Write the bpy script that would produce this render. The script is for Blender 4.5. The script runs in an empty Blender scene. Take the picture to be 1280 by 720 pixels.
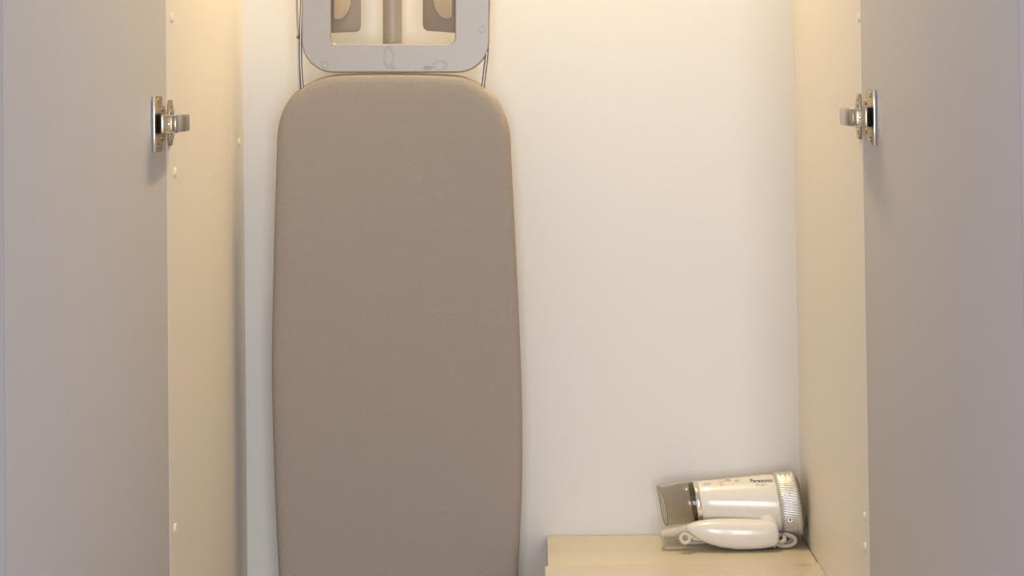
import bpy, bmesh, math, random
from mathutils import Vector, Matrix
from mathutils.bvhtree import BVHTree
random.seed(4)
S = bpy.context.scene
PI = math.pi
# ------------------------------------------------------------ camera
F = 2280.0                      # focal length in pixels of a 1280 wide frame
ROLL, PITCH = 0.0122, math.radians(1.2)
PX, PY = 669.5, 45.0            # principal point (shifted lens, cropped photograph)
CAM = Vector((0.0254, -2.65, 1.30))
fwd = Vector((0, math.cos(PITCH), math.sin(PITCH)))
up0 = Vector((0, -math.sin(PITCH), math.cos(PITCH)))
rt0 = Vector((1, 0, 0))
RT = rt0 * math.cos(ROLL) - up0 * math.sin(ROLL)
UP = up0 * math.cos(ROLL) + rt0 * math.sin(ROLL)
cd = bpy.data.cameras.new('camera'); cam = bpy.data.objects.new('camera', cd)
S.collection.objects.link(cam); S.camera = cam
m = Matrix.Identity(4)
for i in range(3):
    m[i][0], m[i][1], m[i][2], m[i][3] = RT[i], UP[i], -fwd[i], CAM[i]
cam.matrix_world = m
cd.sensor_width = 36; cd.lens = F / 1280 * 36
cd.shift_x = (640 - PX) / 1280; cd.shift_y = (PY - 360) / 1280
cd.clip_start = 0.05

def at(px, py, Y):
    d = RT * ((px - PX) / F) - UP * ((py - PY) / F) + fwd
    return CAM + d * ((Y - CAM.y) / d.y)

# ------------------------------------------------------------ world, lights, exposure
S.view_settings.view_transform = 'Standard'; S.view_settings.look = 'None'
S.view_settings.exposure = 0.32; S.view_settings.gamma = 1.0
S.view_settings.use_curve_mapping = False
W = bpy.data.worlds.new('world'); S.world = W; W.use_nodes = True
W.node_tree.nodes['Background'].inputs[0].default_value = (0.80, 0.80, 0.88, 1)
W.node_tree.nodes['Background'].inputs[1].default_value = 0.46

def area(name, loc, target, sx, sy, power, col):
    l = bpy.data.lights.new(name, 'AREA'); l.shape = 'RECTANGLE'; l.size = sx; l.size_y = sy
    l.energy = power; l.color = col
    o = bpy.data.objects.new(name, l); S.collection.objects.link(o)
    o.location = loc
    o.rotation_euler = (Vector(target) - Vector(loc)).to_track_quat('-Z', 'Y').to_euler()
    return o
# daylight of two window panes behind the photographer
area('window_light', (-0.20, -4.6, 1.25), (0.0, 0, 1.0), 0.60, 1.7, 28, (0.93, 0.955, 1.0))
area('window_light', (0.72, -4.6, 1.25), (0.1, 0, 1.0), 0.60, 1.7, 28, (0.93, 0.955, 1.0))
# the warm lamp bar under the wardrobe's top
LAMP = Vector((0.08, -0.20, 2.155)); LAMP_LEN = 0.40
lamp = area('lamp_light', LAMP - Vector((0, 0, 0.014)), LAMP - Vector((0.22, -0.05, 1)), LAMP_LEN, 0.03, 4.9, (1.0, 0.78, 0.42))
lamp.data.spread = math.radians(130)

# ------------------------------------------------------------ materials
def mat(name, col, rough=0.5, metal=0.0, noise=0.0, nscale=60, bump=0.0, bscale=300, coat=0.0, trans=0.0, ior=1.45, emit=None):
    M = bpy.data.materials.new(name); M.use_nodes = True
    nt = M.node_tree; N = nt.nodes; L = nt.links; b = N['Principled BSDF']
    b.inputs['Base Color'].default_value = (*col, 1); b.inputs['Roughness'].default_value = rough
    b.inputs['Metallic'].default_value = metal; b.inputs['Coat Weight'].default_value = coat
    b.inputs['Coat Roughness'].default_value = 0.08
    b.inputs['Transmission Weight'].default_value = trans; b.inputs['IOR'].default_value = ior
    tc = N.new('ShaderNodeTexCoord')
    if noise:
        n = N.new('ShaderNodeTexNoise'); n.inputs['Scale'].default_value = nscale; n.inputs['Detail'].default_value = 4
        L.new(tc.outputs['Object'], n.inputs['Vector'])
        r = N.new('ShaderNodeMapRange'); r.inputs[1].default_value = 0.3; r.inputs[2].default_value = 0.7
        r.inputs[3].default_value = 1 - noise; r.inputs[4].default_value = 1 + noise
        L.new(n.outputs['Fac'], r.inputs[0])
        v = N.new('ShaderNodeVectorMath'); v.operation = 'SCALE'; v.inputs[0].default_value = col
        L.new(r.outputs[0], v.inputs['Scale']); L.new(v.outputs[0], b.inputs['Base Color'])
    if bump:
        n2 = N.new('ShaderNodeTexNoise'); n2.inputs['Scale'].default_value = bscale; n2.inputs['Detail'].default_value = 3
        L.new(tc.outputs['Object'], n2.inputs['Vector'])
        bp = N.new('ShaderNodeBump'); bp.inputs['Strength'].default_value = bump; bp.inputs['Distance'].default_value = 0.001
        L.new(n2.outputs['Fac'], bp.inputs['Height']); L.new(bp.outputs[0], b.inputs['Normal'])
    if emit:
        b.inputs['Emission Color'].default_value = (*emit[0], 1); b.inputs['Emission Strength'].default_value = emit[1]
    return M

M_panel = mat('white_laminate', (0.77, 0.72, 0.65), 0.42, noise=0.015, nscale=400, bump=0.05, bscale=900)
M_back = mat('back_laminate', (0.76, 0.74, 0.72), 0.5, noise=0.015, nscale=400, bump=0.05, bscale=900)
M_door = mat('door_laminate', (0.545, 0.53, 0.545), 0.45, noise=0.03, nscale=500, bump=0.08, bscale=900)
M_edge = mat('door_edge_shade', (0.42, 0.39, 0.38), 0.5)  # door laminate darkened by colour to offset window light on the edge
M_cab = mat('cream_lacquer', (0.67, 0.61, 0.50), 0.35, noise=0.02, nscale=40)
M_ledge = mat('pale_lacquer', (0.72, 0.65, 0.57), 0.3, noise=0.02, nscale=30)
M_wall = mat('room_paint', (0.70, 0.68, 0.65), 0.7, noise=0.02)
M_floor = mat('floor_wood', (0.35, 0.24, 0.15), 0.4, noise=0.2, nscale=8)
M_cap = mat('cap_plastic', (0.82, 0.77, 0.68), 0.35)
M_fabric = mat('silver_grey_fabric', (0.335, 0.285, 0.25), 0.62, noise=0.15, nscale=800, bump=0.6, bscale=1200)
M_under = mat('grey_board_steel', (0.4, 0.38, 0.36), 0.5, 0.6)
M_tab = mat('taupe_enamel', (0.27, 0.205, 0.145), 0.42, noise=0.05, nscale=600)
M_rubber = mat('beige_silicone', (0.47, 0.37, 0.25), 0.55, noise=0.05, nscale=500)
M_pole = mat('grey_enamel_tube', (0.40, 0.34, 0.28), 0.5, 0.2, noise=0.06, nscale=400)
M_rod = mat('steel_rod', (0.30, 0.27, 0.25), 0.28, 0.9)
M_nickel = mat('nickel', (0.52, 0.43, 0.29), 0.33, 1.0, noise=0.04, nscale=200)
M_chrome = mat('chrome', (0.85, 0.84, 0.83), 0.14, 1.0)
M_steel = mat('brushed_steel', (0.48, 0.45, 0.40), 0.26, 1.0)
M_black = mat('black_plastic', (0.03, 0.025, 0.02), 0.4)
M_dryer = mat('dryer_white_plastic', (0.74, 0.71, 0.67), 0.22, noise=0.01, nscale=100, coat=0.5)
M_silver = mat('silver_paint_plastic', (0.62, 0.62, 0.62), 0.36, 0.6)
M_cord = mat('beige_cord_rubber', (0.58, 0.52, 0.45), 0.5)
M_smoke = mat('smoked_clear_plastic', (0.84, 0.81, 0.76), 0.04, trans=1.0, ior=1.3)
M_smoke.node_tree.nodes['Principled BSDF'].inputs['Specular Tint'].default_value = (1, 1, 1, 1)
M_grille = mat('dark_brown_grille', (0.12, 0.08, 0.05), 0.5)
M_ink = mat('dark_ink', (0.05, 0.04, 0.035), 0.5)
M_ink2 = mat('grey_ink', (0.28, 0.24, 0.20), 0.5)
M_red = mat('red_ink', (0.60, 0.40, 0.31), 0.5)
M_flower = mat('brown_decal', (0.40, 0.29, 0.22), 0.4)
M_seam = mat('seam_grey', (0.20, 0.185, 0.165), 0.6)
M_lamp = mat('lamp_diffuser', (0.9, 0.8, 0.6), 0.5, emit=((1.0, 0.75, 0.4), 4.0))

def plate_material():
    M = mat('grey_enamel_plate', (0.345, 0.32, 0.30), 0.40, 0.25, noise=0.04, nscale=500)
    nt = M.node_tree; N = nt.nodes; L = nt.links; b = N['Principled BSDF']
    src = b.inputs['Base Color'].links[0].from_socket
    tc = N.new('ShaderNodeTexCoord'); sep = N.new('ShaderNodeSeparateXYZ'); L.new(tc.outputs['Object'], sep.inputs[0])
    def math_(op, a, bb):
        n = N.new('ShaderNodeMath'); n.operation = op
        for i, v in enumerate((a, bb)):
            if isinstance(v, (int, float)): n.inputs[i].default_value = v
            elif v is not None: L.new(v, n.inputs[i])
        return n.outputs[0]
    nz = N.new('ShaderNodeTexNoise'); nz.inputs['Scale'].default_value = 120; L.new(tc.outputs['Object'], nz.inputs['Vector'])
    wob = math_('MULTIPLY', math_('SUBTRACT', nz.outputs['Fac'], 0.5), 0.9)
    tot = None
    # water marks and smudges: centre (pixels), radii (pixels), ring or blot, strength
    for (x, y, rx, ry, ring, st) in ((487, 72, 5.5, 12, 1, 0.17), (536, 85, 7, 3.5, 0, 0.30), (551, 82, 8, 5, 1, 0.17),
                                     (408, 81, 4, 4, 1, 0.18), (603, 37, 4, 4, 1, 0.17), (513, 81, 1.5, 1.5, 0, 0.14),
                                     (492, 84, 5, 3.5, 0, 0.16), (402, 11, 1.6, 1.6, 0, 0.15), (438, 76, 2, 1.5, 0, 0.08)):
        c = at(x, y, -0.10); k = 0.00112
        dx = math_('DIVIDE', math_('SUBTRACT', sep.outputs[0], c.x), rx * k)
        dz = math_('DIVIDE', math_('SUBTRACT', sep.outputs[2], c.z), ry * k)
        r = math_('ADD', math_('SQRT', math_('ADD', math_('MULTIPLY', dx, dx), math_('MULTIPLY', dz, dz)), None), wob)
        q = math_('ABSOLUTE', math_('SUBTRACT', r, 1.0), None) if ring else r
        mr = N.new('ShaderNodeMapRange'); mr.inputs[1].default_value = 0.05 if ring else 0.6; mr.inputs[2].default_value = 0.35 if ring else 1.1
        mr.inputs[3].default_value = st; mr.inputs[4].default_value = 0; L.new(q, mr.inputs[0])
        tot = mr.outputs[0] if tot is None else math_('MAXIMUM', tot, mr.outputs[0])
    inv = math_('SUBTRACT', 1.0, tot)
    v = N.new('ShaderNodeVectorMath'); v.operation = 'SCALE'; L.new(src, v.inputs[0]); L.new(inv, v.inputs['Scale'])
    L.new(v.outputs[0], b.inputs['Base Color'])
    return M
M_plate = plate_material()

# ------------------------------------------------------------ helpers
def obj(name, bm, material, parent=None, smooth=True, angle=35):
    bmesh.ops.recalc_face_normals(bm, faces=bm.faces)
    me = bpy.data.meshes.new(name); bm.to_mesh(me); bm.free()
    o = bpy.data.objects.new(name, me); S.collection.objects.link(o)
    me.materials.append(material)
    if smooth:
        for p in me.polygons: p.use_smooth = True
        me.set_sharp_from_angle(angle=math.radians(angle))
    if parent:
        o.parent = parent; o.matrix_parent_inverse = Matrix.Translation(-Vector(world_loc(parent)))
    return o
def world_loc(o):
    l = Vector(o.location)
    while o.parent:
        l = l + o.matrix_parent_inverse.translation; o = o.parent; l = l + Vector(o.location)
    return l
def thing(name, label, cat, loc=(0, 0, 0), group=None):
    o = bpy.data.objects.new(name, None); S.collection.objects.link(o); o.location = loc; o.empty_display_size = 0.05
    o['label'] = label; o['category'] = cat
    if group: o['group'] = group
    return o
def bevel(bm, w, seg=2):
    es = [e for e in bm.edges if len(e.link_faces) == 2 and e.calc_face_angle(0) > 0.6]
    bmesh.ops.bevel(bm, geom=es, offset=w, segments=seg, affect='EDGES', profile=0.5)
def box(x0, x1, y0, y1, z0, z1, bw=0.0):
    bm = bmesh.new(); bmesh.ops.create_cube(bm, size=1)
    for v in bm.verts:
        v.co = Vector(((x0 + x1) / 2 + v.co.x * (x1 - x0), (y0 + y1) / 2 + v.co.y * (y1 - y0), (z0 + z1) / 2 + v.co.z * (z1 - z0)))
    if bw: bevel(bm, bw)
    return bm
def prism(pts, vec, bw=0.0, bm=None):
    """polygon of 3D points extruded along vec"""
    bm = bm or bmesh.new()
    a = [bm.verts.new(p) for p in pts]; b = [bm.verts.new(Vector(p) + Vector(vec)) for p in pts]
    n = len(a); bm.faces.new(a); bm.faces.new(b[::-1])
    for i in range(n): bm.faces.new((a[i], b[i], b[(i + 1) % n], a[(i + 1) % n]))
    if bw: bmesh.ops.recalc_face_normals(bm, faces=bm.faces); bevel(bm, bw)
    return bm
def rings(loops, cap=(True, True), closed=True, bm=None):
    bm = bm or bmesh.new()
    R_ = [[bm.verts.new(p) for p in lp] for lp in loops]
    n = len(R_[0])
    for a, b in zip(R_, R_[1:]):
        for i in range(n if closed else n - 1):
            j = (i + 1) % n; bm.faces.new((a[i], a[j], b[j], b[i]))
    if cap[0]: bm.faces.new(R_[0][::-1])
    if cap[1]: bm.faces.new(R_[-1])
    return bm
def tube(path, r, n=10, bm=None, rads=None, cyc=False):
    path = [Vector(p) for p in path]; loops = []; prev = None
    N_ = len(path)
    for i, p in enumerate(path):
        if cyc: t = path[(i + 1) % N_] - path[i - 1]
        else: t = path[min(i + 1, N_ - 1)] - path[max(i - 1, 0)]
        t.normalize()
        u = prev - t * prev.dot(t) if prev else t.cross(Vector((0, 0.3, 1)) if abs(t.z) < 0.9 else Vector((0, 1, 0)))
        u.normalize(); prev = u; w = t.cross(u); rr = rads[i] if rads else r
        loops.append([p + (u * math.cos(2 * PI * k / n) + w * math.sin(2 * PI * k / n)) * rr for k in range(n)])
    if cyc:
        loops.append(loops[0]); b = rings(loops, (False, False), bm=bm)
        bmesh.ops.remove_doubles(b, verts=b.verts, dist=1e-7); return b
    return rings(loops, bm=bm)
def catmull(pts, k=8, closed=False):
    out = []; n = len(pts)
    rng = range(n) if closed else range(n - 1)
    for i in rng:
        if closed: a, b, c, d = (pts[(i + j) % n] for j in (-1, 0, 1, 2))
        else: a, b, c, d = pts[max(i - 1, 0)], pts[i], pts[i + 1], pts[min(i + 2, n - 1)]
        a, b, c, d = map(Vector, (a, b, c, d))
        for s in range(k):
            t = s / k
            out.append(0.5 * ((2 * b) + (c - a) * t + (2 * a - 5 * b + 4 * c - d) * t * t + (3 * b - a - 3 * c + d) * t ** 3))
    if not closed: out.append(Vector(pts[-1]))
    return out
def disc(c, nrm, r, h, n=20, bw=0.0):
    c = Vector(c); nrm = Vector(nrm).normalized()
    u = nrm.orthogonal().normalized(); w = nrm.cross(u)
    L_ = [[c + nrm * hh + (u * math.cos(2 * PI * k / n) + w * math.sin(2 * PI * k / n)) * rr for k in range(n)]
          for hh, rr in ((0, r), (h * 0.6, r), (h, r * 0.8))]
    return rings(L_)

# ------------------------------------------------------------ the room
def struct(name, bm, mt):
    o = obj(name, bm, mt, smooth=False); o['kind'] = 'structure'; return o
YF = -0.55                                    # front of the wardrobe
struct('floor', box(-2.2, 2.2, -3.4, 0.12, -0.10, 0.0), M_floor)
struct('wall_back', box(-2.2, 2.2, 0.021, 0.12, 0.0, 2.5), M_wall)
struct('ceiling', box(-2.2, 2.2, -1.2, 0.12, 2.5, 2.6), M_wall)

# ------------------------------------------------------------ the wardrobe
wd = thing('wardrobe', 'pale laminate wardrobe standing open with both doors swung wide', 'wardrobe', (0, -0.27, 0))
TOP = 2.18
bp = obj('back_panel', box(-0.4, 0.4, 0.0, 0.018, 0.06, TOP), M_back, wd, False); bp['label'] = 'pale back panel of the wardrobe'
spl = obj('side_panel', box(-0.418, -0.4, YF, 0.018, 0.0, TOP + 0.018), M_panel, wd, False)
spr = obj('side_panel', box(0.4, 0.418, YF, 0.018, 0.0, TOP + 0.018), M_panel, wd, False)
obj('top_panel', box(-0.4, 0.4, YF, 0.018, TOP, TOP + 0.018), M_panel, wd, False)
obj('bottom_panel', box(-0.4, 0.4, YF, 0.018, 0.04, 0.06), M_panel, wd, False)
obj('plinth', box(-0.4, 0.4, YF + 0.03, YF + 0.045, 0.0, 0.04), M_panel, wd, False)
lp = obj('lamp_bar', box(LAMP.x - LAMP_LEN / 2, LAMP.x + LAMP_LEN / 2, LAMP.y - 0.018, LAMP.y + 0.018, LAMP.z - 0.008, TOP, 0.003), M_lamp, wd)

DW, DT = 0.42, 0.019
def door_frame(sgn, ang):
    s, c = math.sin(ang), math.cos(ang)
    H = Vector((sgn * 0.4003, YF - 0.0015, 0))
    return H, Vector((sgn * s, -c, 0)), Vector((-sgn * c, -s, 0))     # hinge corner, along the door, inward normal
for sgn, ang in ((-1, math.radians(9.1)), (1, math.radians(9.8))):
    H, D, Nn = door_frame(sgn, ang)
    pts = [H, H + D * DW, H + D * DW - Nn * DT, H - Nn * DT]
    pts = [p + Vector((0, 0, 0.05)) for p in pts]
    o = obj('door', prism(pts, (0, 0, TOP - 0.04), 0.0008), M_door, wd, True, 30)
    ep = [H + D * DW, H + D * (DW + 0.001), H + D * (DW + 0.001) - Nn * DT, H + D * DW - Nn * DT]
    obj('edge_shade_strip', prism([p + Vector((0, 0, 0.05)) for p in ep], (0, 0, TOP - 0.04)), M_edge, o, False)  # thin strip added over the free edge, its shade put into the colour
    o['label'] = 'left grey wardrobe door' if sgn < 0 else 'right grey wardrobe door'

# screw caps on the inner faces of the side panels
def cap(sgn, px, py, par, r=0.0055):
    # where the sight line meets the panel
    d = RT * ((px - PX) / F) - UP * ((py - PY) / F) + fwd
    p = CAM + d * ((sgn * 0.4 - CAM.x) / d.x)
    obj('screw_cap', disc(p, (-sgn, 0, 0), r, 0.0022), M_cap, par)
for px, py in ((298.5, 178), (218.5, 215), (218.5, 660), (214.5, 22)): cap(-1, px, py, spl)
for px, py in ((1081.5, 645), (1082, 683), (1074, 22)): cap(1, px, py, spr, 0.005)

# ------------------------------------------------------------ the two hinges
def hinge(sgn, ang, zc):
    H, D, Nn = door_frame(sgn, ang); Z = Vector((0, 0, 1))
    side = 'left' if sgn < 0 else 'right'
    def P(t, n, z): return H + D * t + Nn * n + Z * (zc + z)
    # cup plate: strip with a half round wing towards the hinge line, pocket cut as a dark inset
    hh = 0.0315
    pts = [P(0.045, 0, -hh), P(0.045, 0, hh), P(0.017, 0, hh), P(0.016, 0, 0.021)]
    for k in range(1, 10):
        a = PI / 2 - PI * k / 10
        pts.append(P(0.014 - 0.011 * math.sin(a + PI / 2), 0, 0.021 * math.sin(a)))
    pts += [P(0.016, 0, -0.021), P(0.017, 0, -hh)]
    root = obj('hinge', prism(pts, Nn * 0.0014, 0.0003), M_nickel, wd, True, 30)
    root['label'] = 'nickel cup hinge of the %s door' % side
    obj('flange', prism([P(0.0430, 0.0003, -hh), P(0.0458, 0.0003, -hh), P(0.0458, 0.0003, hh), P(0.0430, 0.0003, hh)], Nn * 0.0030, 0.0006), M_chrome, root)
    obj('cup', prism([P(0.037, 0.0014, -0.0115), P(0.021, 0.0014, -0.0115), P(0.021, 0.0014, 0.0115), P(0.037, 0.0014, 0.0115)], Nn * 0.0008), M_black, root)
    for z in (-0.0135, 0.0125):
        obj('cup_rim', prism([P(0.038, 0.0014, z), P(0.020, 0.0014, z), P(0.020, 0.0014, z + 0.001), P(0.038, 0.0014, z + 0.001)], Nn * 0.002), M_nickel, root)
    for z in (-0.0255, 0.0255):
        s_ = obj('screw', disc(P(0.029, 0.0012, z), Nn, 0.0034, 0.0014, 14), M_steel, root)
    for z in (0.0165, -0.0165): obj('rivet', rings([[p for p in lp_] for lp_ in [[P(0.0135 + 0.0028 * math.cos(a * PI / 6), 0.0014 + h, z + 0.0028 * math.sin(a * PI / 6)) for a in range(12)] for h in (0, 0.0012)]]), M_nickel, root)
    # arm: sheet metal box that leaves the cup, turns and runs back beside the side panel
    def Q(x, y, z): return Vector((sgn * x, y, zc + z))
    h = 0.0085
    link = [(0.4042, -0.580), (0.4022, -0.5850), (0.3975, -0.5935), (0.3935, -0.592), (0.3945, -0.584), (0.4000, -0.575)]
    obj('link', prism([Q(x, y, -0.0105) for x, y in link], (0, 0, 0.021), 0.0008), M_nickel, root)
    slot = [(0.4026, -0.5872), (0.3979, -0.5950), (0.3974, -0.5935), (0.4018, -0.586)]
    obj('damper', prism([Q(x, y, -0.0055) for x, y in slot], (0, 0, 0.011)), M_black, root)
    arm = [(0.3995, -0.5915), (0.3855, -0.5935), (0.3825, -0.588), (0.3825, -0.545), (0.3925, -0.545), (0.3935, -0.580), (0.3985, -0.586)]
    obj('arm', prism([Q(x, y, -h) for x, y in arm], (0, 0, 2 * h), 0.0012), M_nickel, root)
    # rolled lips above and below the arm
    for z in (-h - 0.0006, h + 0.0006):
        obj('arm_lip', tube([Q(0.3975, -0.590, z), Q(0.3905, -0.5925, z), Q(0.384, -0.590, z * 1.04), Q(0.3825, -0.580, z * 1.1)], 0.0011, 8), M_chrome, root)
    capo = [(0.3842, -0.5900), (0.3812, -0.5900), (0.3792, -0.5875), (0.3765, -0.560), (0.3770, -0.532), (0.3875, -0.532), (0.3875, -0.575)]
    bm = prism([Q(x, y, -0.0098) for x, y in capo], (0, 0, 0.0196), 0.0015)
    obj('arm_cover', bm, M_steel, root)
    obj('adjusting_screw', disc(Q(0.390, -0.5928, 0.0), (0, -1, 0), 0.0022, 0.0006, 12), M_steel, root)
    # mounting plate on the side panel
    pl = []
    for (y, z) in ((-0.546, -0.022), (-0.543, -0.0265), (-0.532, -0.0265), (-0.526, -0.019), (-0.520, -0.012), (-0.520, 0.012), (-0.526, 0.019), (-0.530, 0.0265), (-0.543, 0.0265), (-0.546, 0.022)):
        pl.append(Q(0.3999, y, z))
    mp = obj('mounting_plate', prism(pl, (-sgn * 0.0028, 0, 0), 0.0006), M_nickel, root)
    for z in (-0.0175, 0.0125, 0.0200): obj('plate_screw', disc(Q(0.3972, -0.538, z), (-sgn, 0, 0), 0.003, 0.001, 12), M_steel, root)
    return root
ZH = at(1075, 147, -0.595).z
hinge(-1, math.radians(9.1), at(214, 155, -0.595).z)
hinge(1, math.radians(9.8), ZH)

# ------------------------------------------------------------ the ironing board
YB = -0.121
SH = -0.026                      # the board stands this much further off the wall
ib = thing('ironing_board', 'grey fabric ironing board hung upright against the wardrobe back', 'ironing board', at(495, 1225, -0.06))
outl = [(438, 91.6), (410.4, 94.2), (394, 99.2), (377.6, 108), (363.5, 120), (351.5, 140), (345.6, 164), (344, 200), (342, 260), (340, 340), (338.3, 430),
        (338.6, 500), (340.5, 570), (343, 640), (347, 720), (353, 800), (364, 900), (382, 1000), (407, 1090), (440, 1165), (475, 1205), (510, 1213), (545, 1204), (578, 1160),
        (607, 1085), (628, 1000), (640, 900), (645, 800), (647.5, 720), (651.5, 640), (653, 570), (652.3, 500), (650, 430), (646, 340), (642, 260), (639, 200), (637, 164),
        (631, 143), (621.7, 124.4), (605, 108), (584, 96.8), (563, 93), (504, 91)]
base = [at(x, y, YB) for x, y in outl]
base = catmull(base, 5, True)
def inset(loop, d, Y):
    out = []; n = len(loop); c = sum(loop, Vector()) / n
    for i, p in enumerate(loop):
        t = (loop[(i + 1) % n] - loop[i - 1]); t.y = 0; t.normalize()
        nn = Vector((t.z, 0, -t.x))
        if nn.dot(c - p) < 0: nn = -nn
        q = p + nn * d; q.y = Y + SH; out.append(q)
    return out
prof = [(0.012, -0.060), (0.004, -0.061), (0.0008, -0.066), (0, -0.074), (0.0002, -0.083), (0.0012, -0.088), (0.0035, -0.0915), (0.0075, -0.0938), (0.014, -0.095), (0.03, -0.0953)]
loops = [inset(base, d, y) for d, y in prof]
bm = rings(loops, (True, True))
obj('board_cover', bm, M_fabric, ib, True, 80)
bm = rings([inset(base, 0.016, -0.0595), inset(base, 0.016, -0.052)])
o = obj('board_tray', bm, M_under, ib); 

def rrect(x0, x1, y0, y1, r, n=8):
    out = []
    for cx, cy, a0 in ((x1 - r, y1 - r, 0), (x0 + r, y1 - r, 90), (x0 + r, y0 + r, 180), (x1 - r, y0 + r, 270)):
        for k in range(n + 1):
            a = math.radians(a0 + 90 * k / n); out.append((cx + r * math.cos(a), cy + r * math.sin(a)))
    return out
def rr_at(par, Y): return [at(x, y, Y) for x, y in rrect(*par)]
# plate: outer 377..612, bottom 91; the frame continues above the picture
def shear(pts): # the plate follows the board's lean
    return pts
YP = -0.1175
L_ = [rr_at((378.5, 610.5, -138, 89.3, 37), YP + 0.006), rr_at((377.0, 612.0, -140, 91.0, 40), YP + 0.003), rr_at((377.3, 611.6, -139.5, 90.4, 39.5), YP + 0.001),
      rr_at((378.6, 610.3, -138.5, 89.0, 38), YP), rr_at((412.6, 570.3, -94, 56.4, 9), YP), rr_at((413.6, 569.3, -93, 55.4, 8), YP + 0.0008),
      rr_at((414.2, 568.7, -92, 54.8, 7.5), YP + 0.0025), rr_at((414.2, 568.7, -92, 54.8, 7.5), YP + 0.006)]
bm = rings(L_ + [L_[0]], (False, False)); bmesh.ops.remove_doubles(bm, verts=bm.verts, dist=1e-7)
rest = obj('iron_rest', bm, M_plate, ib, True, 14); rest['label'] = 'grey metal iron rest plate with water marks'
for left in (True, False):
    if left:
        tp = [(405, -80), (451, -80), (451, 33), (449.5, 37.5), (446, 39.7), (441, 40), (405, 41.5)]
        pp = [(417.8, -60), (439, -60), (438.6, 5), (437, 12), (433.5, 18.5), (428.5, 23), (424, 24.6), (420.5, 24), (417.8, 23)]
    else:
        tp = [(577, -80), (528.3, -80), (528.3, 31), (529.5, 35.5), (533, 38.3), (538, 38.9), (577, 41.5)]
        pp = [(565.5, -60), (541.5, -60), (542, 3), (544, 11), (548, 18), (553, 22.3), (558, 23.8), (562, 23.4), (565.5, 22)]
    obj('rest_tab', prism([at(x, y, YP + 0.0062) for x, y in tp], (0, 0.0016, 0), 0.0004), M_tab, rest)
    obj('rubber_pad', prism([at(x, y, YP + 0.0064) for x, y in pp], (0, -0.0042, 0), 0.001), M_rubber, rest, True, 40)
# centre tube of the folded stand
obj('stand_tube', tube([at(490.5, -150, -0.045 + SH), at(490.5, 60, -0.045 + SH), at(496, 700, -0.036 + SH), at(500, 1000, -0.033 + SH)], 0.0136, 24), M_pole, ib)
for x, x2 in ((430, 450), (556, 552)):
    obj('stand_leg', tube([at(x, 150, -0.030 + SH), at(x2, 950, -0.028 + SH)], 0.010, 14), M_pole, ib)
obj('stand_foot', tube([at(415, 150, -0.030 + SH), at(570, 150, -0.030 + SH)], 0.010, 14), M_pole, ib)
# wire rods either side of the rest
obj('side_rod', tube(catmull([at(x, y, -0.086 + SH) for x, y in ((379, 130), (377.5, 106), (376.2, 85), (375.6, 60), (376, 30), (377, 0), (378, -60), (386, -150))], 4), 0.0023, 12), M_rod, ib)
obj('side_rod', tube(catmull([at(x, y, -0.0885 + SH) for x, y in ((375.6, 130), (374.3, 106), (373.5, 85), (373.2, 60), (372.8, 44), (371.4, 20), (370.8, 0), (371, -60), (380, -150))], 4), 0.00135, 10), M_rod, ib)
obj('weld', tube([at(372.4, 48.5, -0.089 + SH), at(372.3, 46, -0.089 + SH), at(372.2, 43.5, -0.089 + SH)], 0.002, 10, rads=[0.0013, 0.0026, 0.0013]), M_rod, ib)
obj('side_rod', tube(catmull([at(x, y, -0.088 + SH) for x, y in ((601, 130), (604, 106), (606.5, 85), (608.6, 66), (609.3, 40), (610.2, 0), (610.5, -60), (602, -150))], 4), 0.0027, 12), M_rod, ib)
obj('cross_rod', tube([at(386, -150, -0.086 + SH), at(602, -150, -0.086 + SH)], 0.0025, 10), M_rod, ib)

# ------------------------------------------------------------ the low cabinet
ZT = at(900, 667.2, 0.0).z            # its top
XL = at(684, 671, 0.0).x
XR = 0.3983
cb = thing('drawer_cabinet', 'low cream drawer cabinet in the wardrobe\'s right corner under the hair dryer', 'cabinet', ((XL + XR) / 2, -0.27, 0.06))
YL = at(682, 710, 0).y
YL = -0.166
obj('top_board', box(XL, XR, -0.50, -0.002, ZT - 0.018, ZT, 0.0006), M_cab, cb)
obj('carcass', box(XL + 0.001, XR - 0.001, -0.495, -0.003, 0.061, ZT - 0.018), M_cab, cb, False)
ld = obj('front_board', box(XL - 0.0042, 0.3998, -0.505, YL, ZT - 0.014, ZT + 0.0016, 0.0012), M_ledge, cb)
ld['label'] = 'paler raised board along the front of the cabinet top'
for k in range(3):
    z1 = ZT - 0.022 - k * 0.182
    d = obj('drawer', box(XL + 0.003, XR - 0.003, -0.513, -0.4952, z1 - 0.176, z1, 0.001), M_cab, cb)
    obj('drawer_handle', tube([(0.15, -0.513, z1 - 0.05), (0.15, -0.533, z1 - 0.05), (0.28, -0.533, z1 - 0.05), (0.28, -0.513, z1 - 0.05)], 0.004, 8), M_steel, d)

def text_mesh(txt, height, stretch=1.0, bold=0.0):
    cu = bpy.data.curves.new('t', 'FONT'); cu.body = txt; cu.size = 1.0; cu.offset = bold; cu.resolution_u = 3
    to = bpy.data.objects.new('t', cu); S.collection.objects.link(to)
    bpy.context.view_layer.update()
    me = bpy.data.meshes.new_from_object(to.evaluated_get(bpy.context.evaluated_depsgraph_get()))
    bpy.data.objects.remove(to); bpy.data.curves.remove(cu)
    xs = [v.co.x for v in me.vertices]; ys = [v.co.y for v in me.vertices]
    bm = bmesh.new(); bm.from_mesh(me); bpy.data.meshes.remove(me)
    w = (max(xs) - min(xs)); h = max(ys) - min(ys)
    for v in bm.verts: v.co.x = (v.co.x - min(xs)) / w; v.co.y = (v.co.y - min(ys)) / h; v.co.z = 0
    return bm
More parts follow.
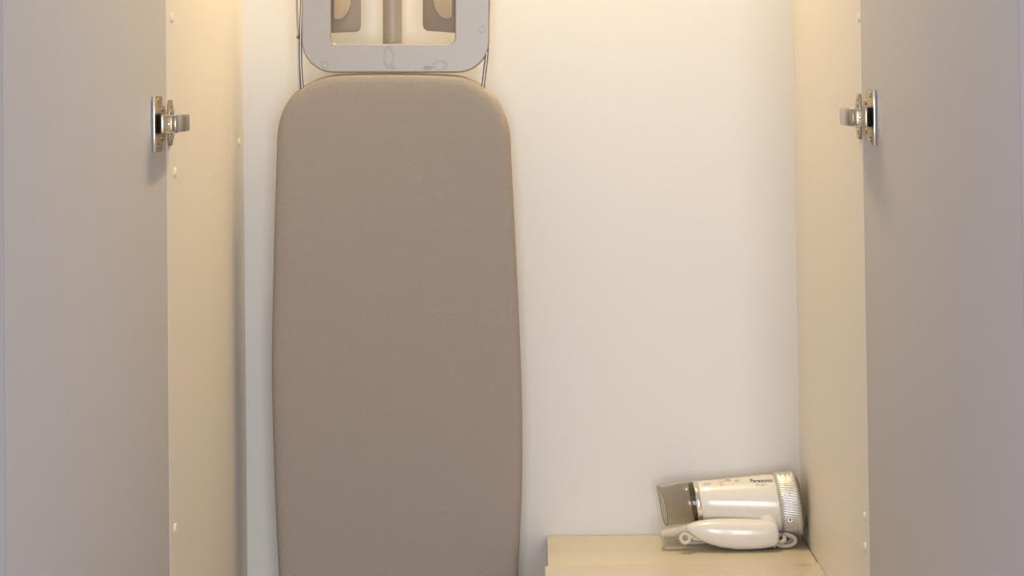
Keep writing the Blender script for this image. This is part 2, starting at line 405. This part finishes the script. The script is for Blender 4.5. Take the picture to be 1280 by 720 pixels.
# faint red print on the front board
bm = text_mesh('CARUSA', 1, bold=0.01)
a0 = at(999, 711.6, YL - 0.012)
for v in bm.verts:
    v.co = Vector((a0.x + v.co.x * 0.0165, YL - 0.017 + v.co.y * 0.0075, ZT + 0.0019))
obj('print', bm, M_red, ld, False)
bm = box(a0.x - 0.006, a0.x - 0.0035, YL - 0.015, YL - 0.013, ZT + 0.0017, ZT + 0.0019)
obj('print', bm, M_red, ld, False)

# ------------------------------------------------------------ the hair dryer
YC = -0.054
K = (YC - CAM.y) / F            # metres per pixel at the dryer
hd = thing('hair_dryer', 'white and silver folding hair dryer with smoky clear nozzle lying on the cream cabinet', 'hair dryer', at(920, 684, -0.07))
TL = math.radians(6.0) + ROLL
Vt = Vector((-math.sin(TL), 0, math.cos(TL)))
Ax = Vector((math.cos(TL), 0, math.sin(TL)))
def station(px, py, r, ry=None, n=48, Y=YC, rib=0, ph=0, amp=0.0, dx=None):
    c = at(px, py, Y); out = []; ry = ry or r
    for k in range(n):
        a = 2 * PI * k / n
        rr = 1 + amp * math.cos(rib * (a + ph))
        p = c + Vector((0, -math.cos(a), 0)) * ry * K * rr + Vt * math.sin(a) * r * K * rr
        if dx: p = p + Ax * dx(a) * K
        out.append(p)
    return out
sts = [(875, 627.2, 22), (875, 627.2, 24.8), (877, 627.2, 25.4), (890, 627.3, 26.6), (910, 627.6, 28.6), (930, 628, 31), (950, 628.4, 33.4), (965, 628.7, 35), (970, 628.8, 35.4), (971.5, 628.8, 34)]
body_bm = rings([station(*s) for s in sts])
body = obj('body', body_bm, M_dryer, hd, True, 45)
obj('chrome_ring', rings([station(*s) for s in ((868.6, 627.2, 22), (868.6, 627.2, 25.0), (869.6, 627.2, 25.8), (874, 627.2, 25.8), (875, 627.2, 25.0))]), M_chrome, hd, True, 40)
NR = 640
def rst(px, r, amp, ph): return station(px, 629, r, n=NR, rib=80, ph=ph, amp=amp * 0.9)
bm = rings([rst(971.2, 35.5, 0, 0), rst(972.2, 37.0, 0.004, 0), rst(976, 38.0, 0.012, 0.01), rst(982, 38.6, 0.014, 0.03), rst(988, 39, 0.014, 0.05), rst(993, 39.2, 0.014, 0.07), rst(995.5, 39.0, 0.014, 0.08), rst(996.6, 37.6, 0, 0.08)])
intake = obj('intake_ring', bm, M_silver, hd, True, 60); intake['label'] = 'ribbed silver intake ring'
obj('intake_cap', rings([station(*s) for s in ((996.5, 629, 35), (999.5, 629, 33), (1001.0, 629, 30), (1001.3, 629, 24))]), M_seam, hd, True, 40)
# body raycast for decals
def make_bvh(o):
    me = o.data; off = world_loc(o)
    return BVHTree.FromPolygons([v.co + off for v in me.vertices], [list(p.vertices) for p in me.polygons])
bvh = make_bvh(body); bvh_ring = make_bvh(intake)
def hit(px, py, tree=None, off=0.00015):
    d = (RT * ((px - PX) / F) - UP * ((py - PY) / F) + fwd).normalized()
    loc, nrm, _, _ = (tree or bvh).ray_cast(CAM, d)
    if loc is None: return None, None
    if nrm.dot(d) > 0: nrm = -nrm
    return loc + nrm * off, nrm
def decal(name, bm, mt, f, off=0.0002):
    bad = []
    for v in bm.verts:
        p, _ = hit(*f(v.co.x, v.co.y), off=off)
        if p is None: bad.append(v)
        else: v.co = p
    if bad: bmesh.ops.delete(bm, geom=bad, context='VERTS')
    obj(name, bm, mt, body, False)
decal('brand_print', text_mesh('Panasonic', 1, bold=0.022), M_ink, lambda u, v: (937.2 + 28.6 * u + 0.6 * (1 - v), 603.4 - 0.7 * u - 4.6 * v))
decal('model_print', text_mesh('EH-NE11', 1, bold=0.0), M_ink2, lambda u, v: (945.3 + 13.2 * u, 607.8 - 0.5 * u - 3.0 * v))
decal('wattage_print', text_mesh('1200W', 1, bold=0.0), M_ink2, lambda u, v: (879 + 9.4 * u, 606.8 - 0.6 * u - 2.7 * v))
bm = bmesh.new()
def blob(cx, cy, rx, ry, rot, n=9):
    vs = []
    for k in range(n):
        a = 2 * PI * k / n; x, y = rx * math.cos(a), ry * math.sin(a)
        vs.append(bm.verts.new((cx + x * math.cos(rot) - y * math.sin(rot), cy + x * math.sin(rot) + y * math.cos(rot), 0)))
    bm.faces.new(vs)
for cx, cy, R_ in ((921, 601.5, 2.0), (910, 600.5, 1.7), (902.5, 606.3, 1.3)):
    for k in range(5):
        a = k * 2 * PI / 5 + cx; blob(cx + R_ * math.cos(a), cy + 0.7 * R_ * math.sin(a), R_ * 0.55, R_ * 0.28, a)
for s in ((898, 605.5, 903, 602.8), (903, 602.8, 908, 600.0), (911, 600.2, 915.5, 602.0), (898.5, 601.5, 901, 602.6), (916, 605.8, 917, 604), (906, 599.4, 913, 599.6)):
    mx, my = (s[0] + s[2]) / 2, (s[1] + s[3]) / 2
    blob(mx, my, math.hypot(s[2] - s[0], s[3] - s[1]) / 2, 0.38, math.atan2(s[3] - s[1], s[2] - s[0]))
decal('flower_print', bm, M_flower, lambda u, v: (u, v))
# thin highlight-free seam and small button on the intake ring
p, n_ = hit(987.5, 650, bvh_ring, -0.0006)
if p:
    b_ = obj('button', disc(p, n_, 0.0040, 0.0022, 20), M_silver, intake)
    obj('button_top', disc(p + n_ * 0.0022, n_, 0.0018, 0.0009, 14), M_seam, intake)

# smoky nozzle: shell with real wall thickness, round at the ring, flattened and wavy at its mouth
def noz(px, py, r, ry, wave):
    return station(px, py, r, ry, 48, dx=lambda a: wave * (math.cos(a) * 0.9 + 0.3 * math.cos(2 * a) - 0.5 * math.sin(a) + 0.12 * math.sin(3 * a)))
outer_ = [(869, 627.2, 25.2, 25.2, 0), (862, 627.3, 25.4, 25.2, 0), (853, 628.2, 25.2, 24, 0.5), (843, 630, 24.8, 21, 2), (834, 631.5, 25, 19, 2.6), (828.2, 632.2, 25.0, 17.5, 3.4)]
def dense(st):
    a = catmull([s[:3] for s in st], 4); b = catmull([(s[3], s[4], 0) for s in st], 4)
    return [(p.x, p.y, p.z, q.x, q.y) for p, q in zip(a, b)]
outer = dense(outer_)
inner = [(a, b, c - 0.9, d - 0.9, w) for a, b, c, d, w in outer]
inner[-1] = (828.2, 632.2, 24.2, 16.7, 3.4)
bm = rings([noz(*s) for s in outer] + [noz(*s) for s in inner[::-1]] + [noz(*outer[0])], (False, False))
bmesh.ops.remove_doubles(bm, verts=bm.verts, dist=1e-7)
nz = obj('nozzle', bm, M_smoke, hd, True, 60); nz['label'] = 'smoky transparent air nozzle'
rim = noz(828.2, 632.2, 24.6, 17.1, 3.4)
obj('nozzle_rim', tube(rim, 0.00055, 8, cyc=True), M_seam, nz)
obj('collar', rings([station(*s) for s in ((864.5, 627.2, 19), (864.5, 627.2, 23.2), (868.6, 627.2, 23.8), (868.6, 627.2, 20))]), M_grille, hd)

# folded handle in front of the body
YH = -0.092
def hst(px, yt, yb, dep, n=40):
    c = at(px, (yt + yb) / 2, YH); rz = (yb - yt) / 2 * K * 0.985; ry = dep * K; out = []
    for k in range(n):
        a = 2 * PI * k / n; ca, sa = math.cos(a), math.sin(a)
        e = 0.86
        out.append(c + Vector((0, -math.copysign(abs(ca) ** e, ca) * ry, 0)) + Vector((-0.06 * math.copysign(abs(sa) ** e, sa) * rz, 0, math.copysign(abs(sa) ** e, sa) * rz)))
    return out
hs = [(857.5, 658.5, 663, 3), (859.5, 656.2, 665.5, 6), (865, 653.6, 669.5, 8.5), (874, 651.2, 674.8, 11), (886, 649.5, 680, 13), (900, 648.7, 683.6, 14.5), (918, 648.5, 686, 15.5), (936, 648.8, 686, 15.5),
      (952, 649.2, 684.8, 15), (963, 649.6, 683, 14), (968.5, 651, 681.5, 13), (971.5, 654, 677, 11), (972.8, 658, 672, 7)]
handle = obj('handle', rings([hst(*s) for s in hs]), M_dryer, hd, True, 70)
# hinge knuckle between body and handle
def ell(c, r, n=20, mrings=12):
    lp_ = []
    for i in range(1, mrings):
        b = PI * i / mrings
        lp_.append([Vector(c) + Vector((-math.cos(b) * r[0], math.sin(b) * math.cos(2 * PI * k / n) * r[1], math.sin(b) * math.sin(2 * PI * k / n) * r[2])) for k in range(n)])
    return rings(lp_)
obj('knuckle', ell(at(959, 652, -0.0765), (0.0185, 0.021, 0.0205)), M_dryer, hd, True, 80)
# little parting line screw lugs under the handle
for px in (880, 962, 968):
    obj('lug', disc(at(px, 680.5 if px > 900 else 674, YH + 0.003), (0, 0, -1), 0.0022, 0.004, 10), M_cord, handle)

# strain relief with rings
path = [(862, 662), (854, 663.6), (846, 664.8), (838, 665.8), (831, 667.2), (826, 669)]
pc = catmull([at(x, y, YH + 0.004) for x, y in path], 12)
rads = [(7.8 - 3.2 * i / len(pc)) * K * (1.0 if (i % 5) in (0, 1, 2) else 0.84) for i in range(len(pc))]
obj('cord_sleeve', tube(pc, 0, 18, rads=rads), M_cord, hd, True, 60)
# hanging ring
c = at(856.5, 673.0, YH - 0.013)
obj('hanging_ring', tube([c + Vector((math.cos(2 * PI * k / 24) * 0.0062, 0.003 * math.sin(2 * PI * k / 24), math.sin(2 * PI * k / 24) * 0.0054)) for k in range(24)], 0.0027, 10, cyc=True), M_cord, handle)
obj('ring_lug', tube([at(862, 670, YH - 0.011), at(868, 673.5, YH - 0.009), at(876, 674, YH - 0.004)], 0.0026, 10), M_cord, handle)
# cord: leaves the sleeve, runs under the dryer on the cabinet and is coiled beside the intake
zc0 = ZT + 0.0034
def onto(px, Y, dz=0): 
    p = at(px, 680, Y); return Vector((p.x, Y, zc0 + dz))
pathc = [at(828, 668.5, YH + 0.004), at(829, 670, YH + 0.022), at(838, 672, -0.056), onto(850, -0.050, 0.002), onto(862, -0.060), onto(880, -0.058), onto(905, -0.050), onto(935, -0.052), onto(958, -0.056, 0.001)]
cx, cz = at(979, 674.6, -0.08).x, at(979, 674.6, -0.08).z
loops_ = []
for k in range(34):
    a = -0.6 * PI + 2 * PI * k / 13
    sc = 0.84 + 0.16 * math.cos(2.2 * k / 13)
    loops_.append(Vector((cx + 0.0182 * math.cos(a) * sc, -0.062 - 0.027 * (k / 34) + 0.004 * math.sin(a), cz + 0.0085 * math.sin(a) * sc)))
pathc += loops_
pathc += [Vector((cx - 0.002, -0.094, cz + 0.001)), Vector((cx - 0.022, -0.075, cz - 0.002))]
obj('cord', tube(catmull(pathc, 5), 0.0030, 10), M_cord, hd, True, 80)
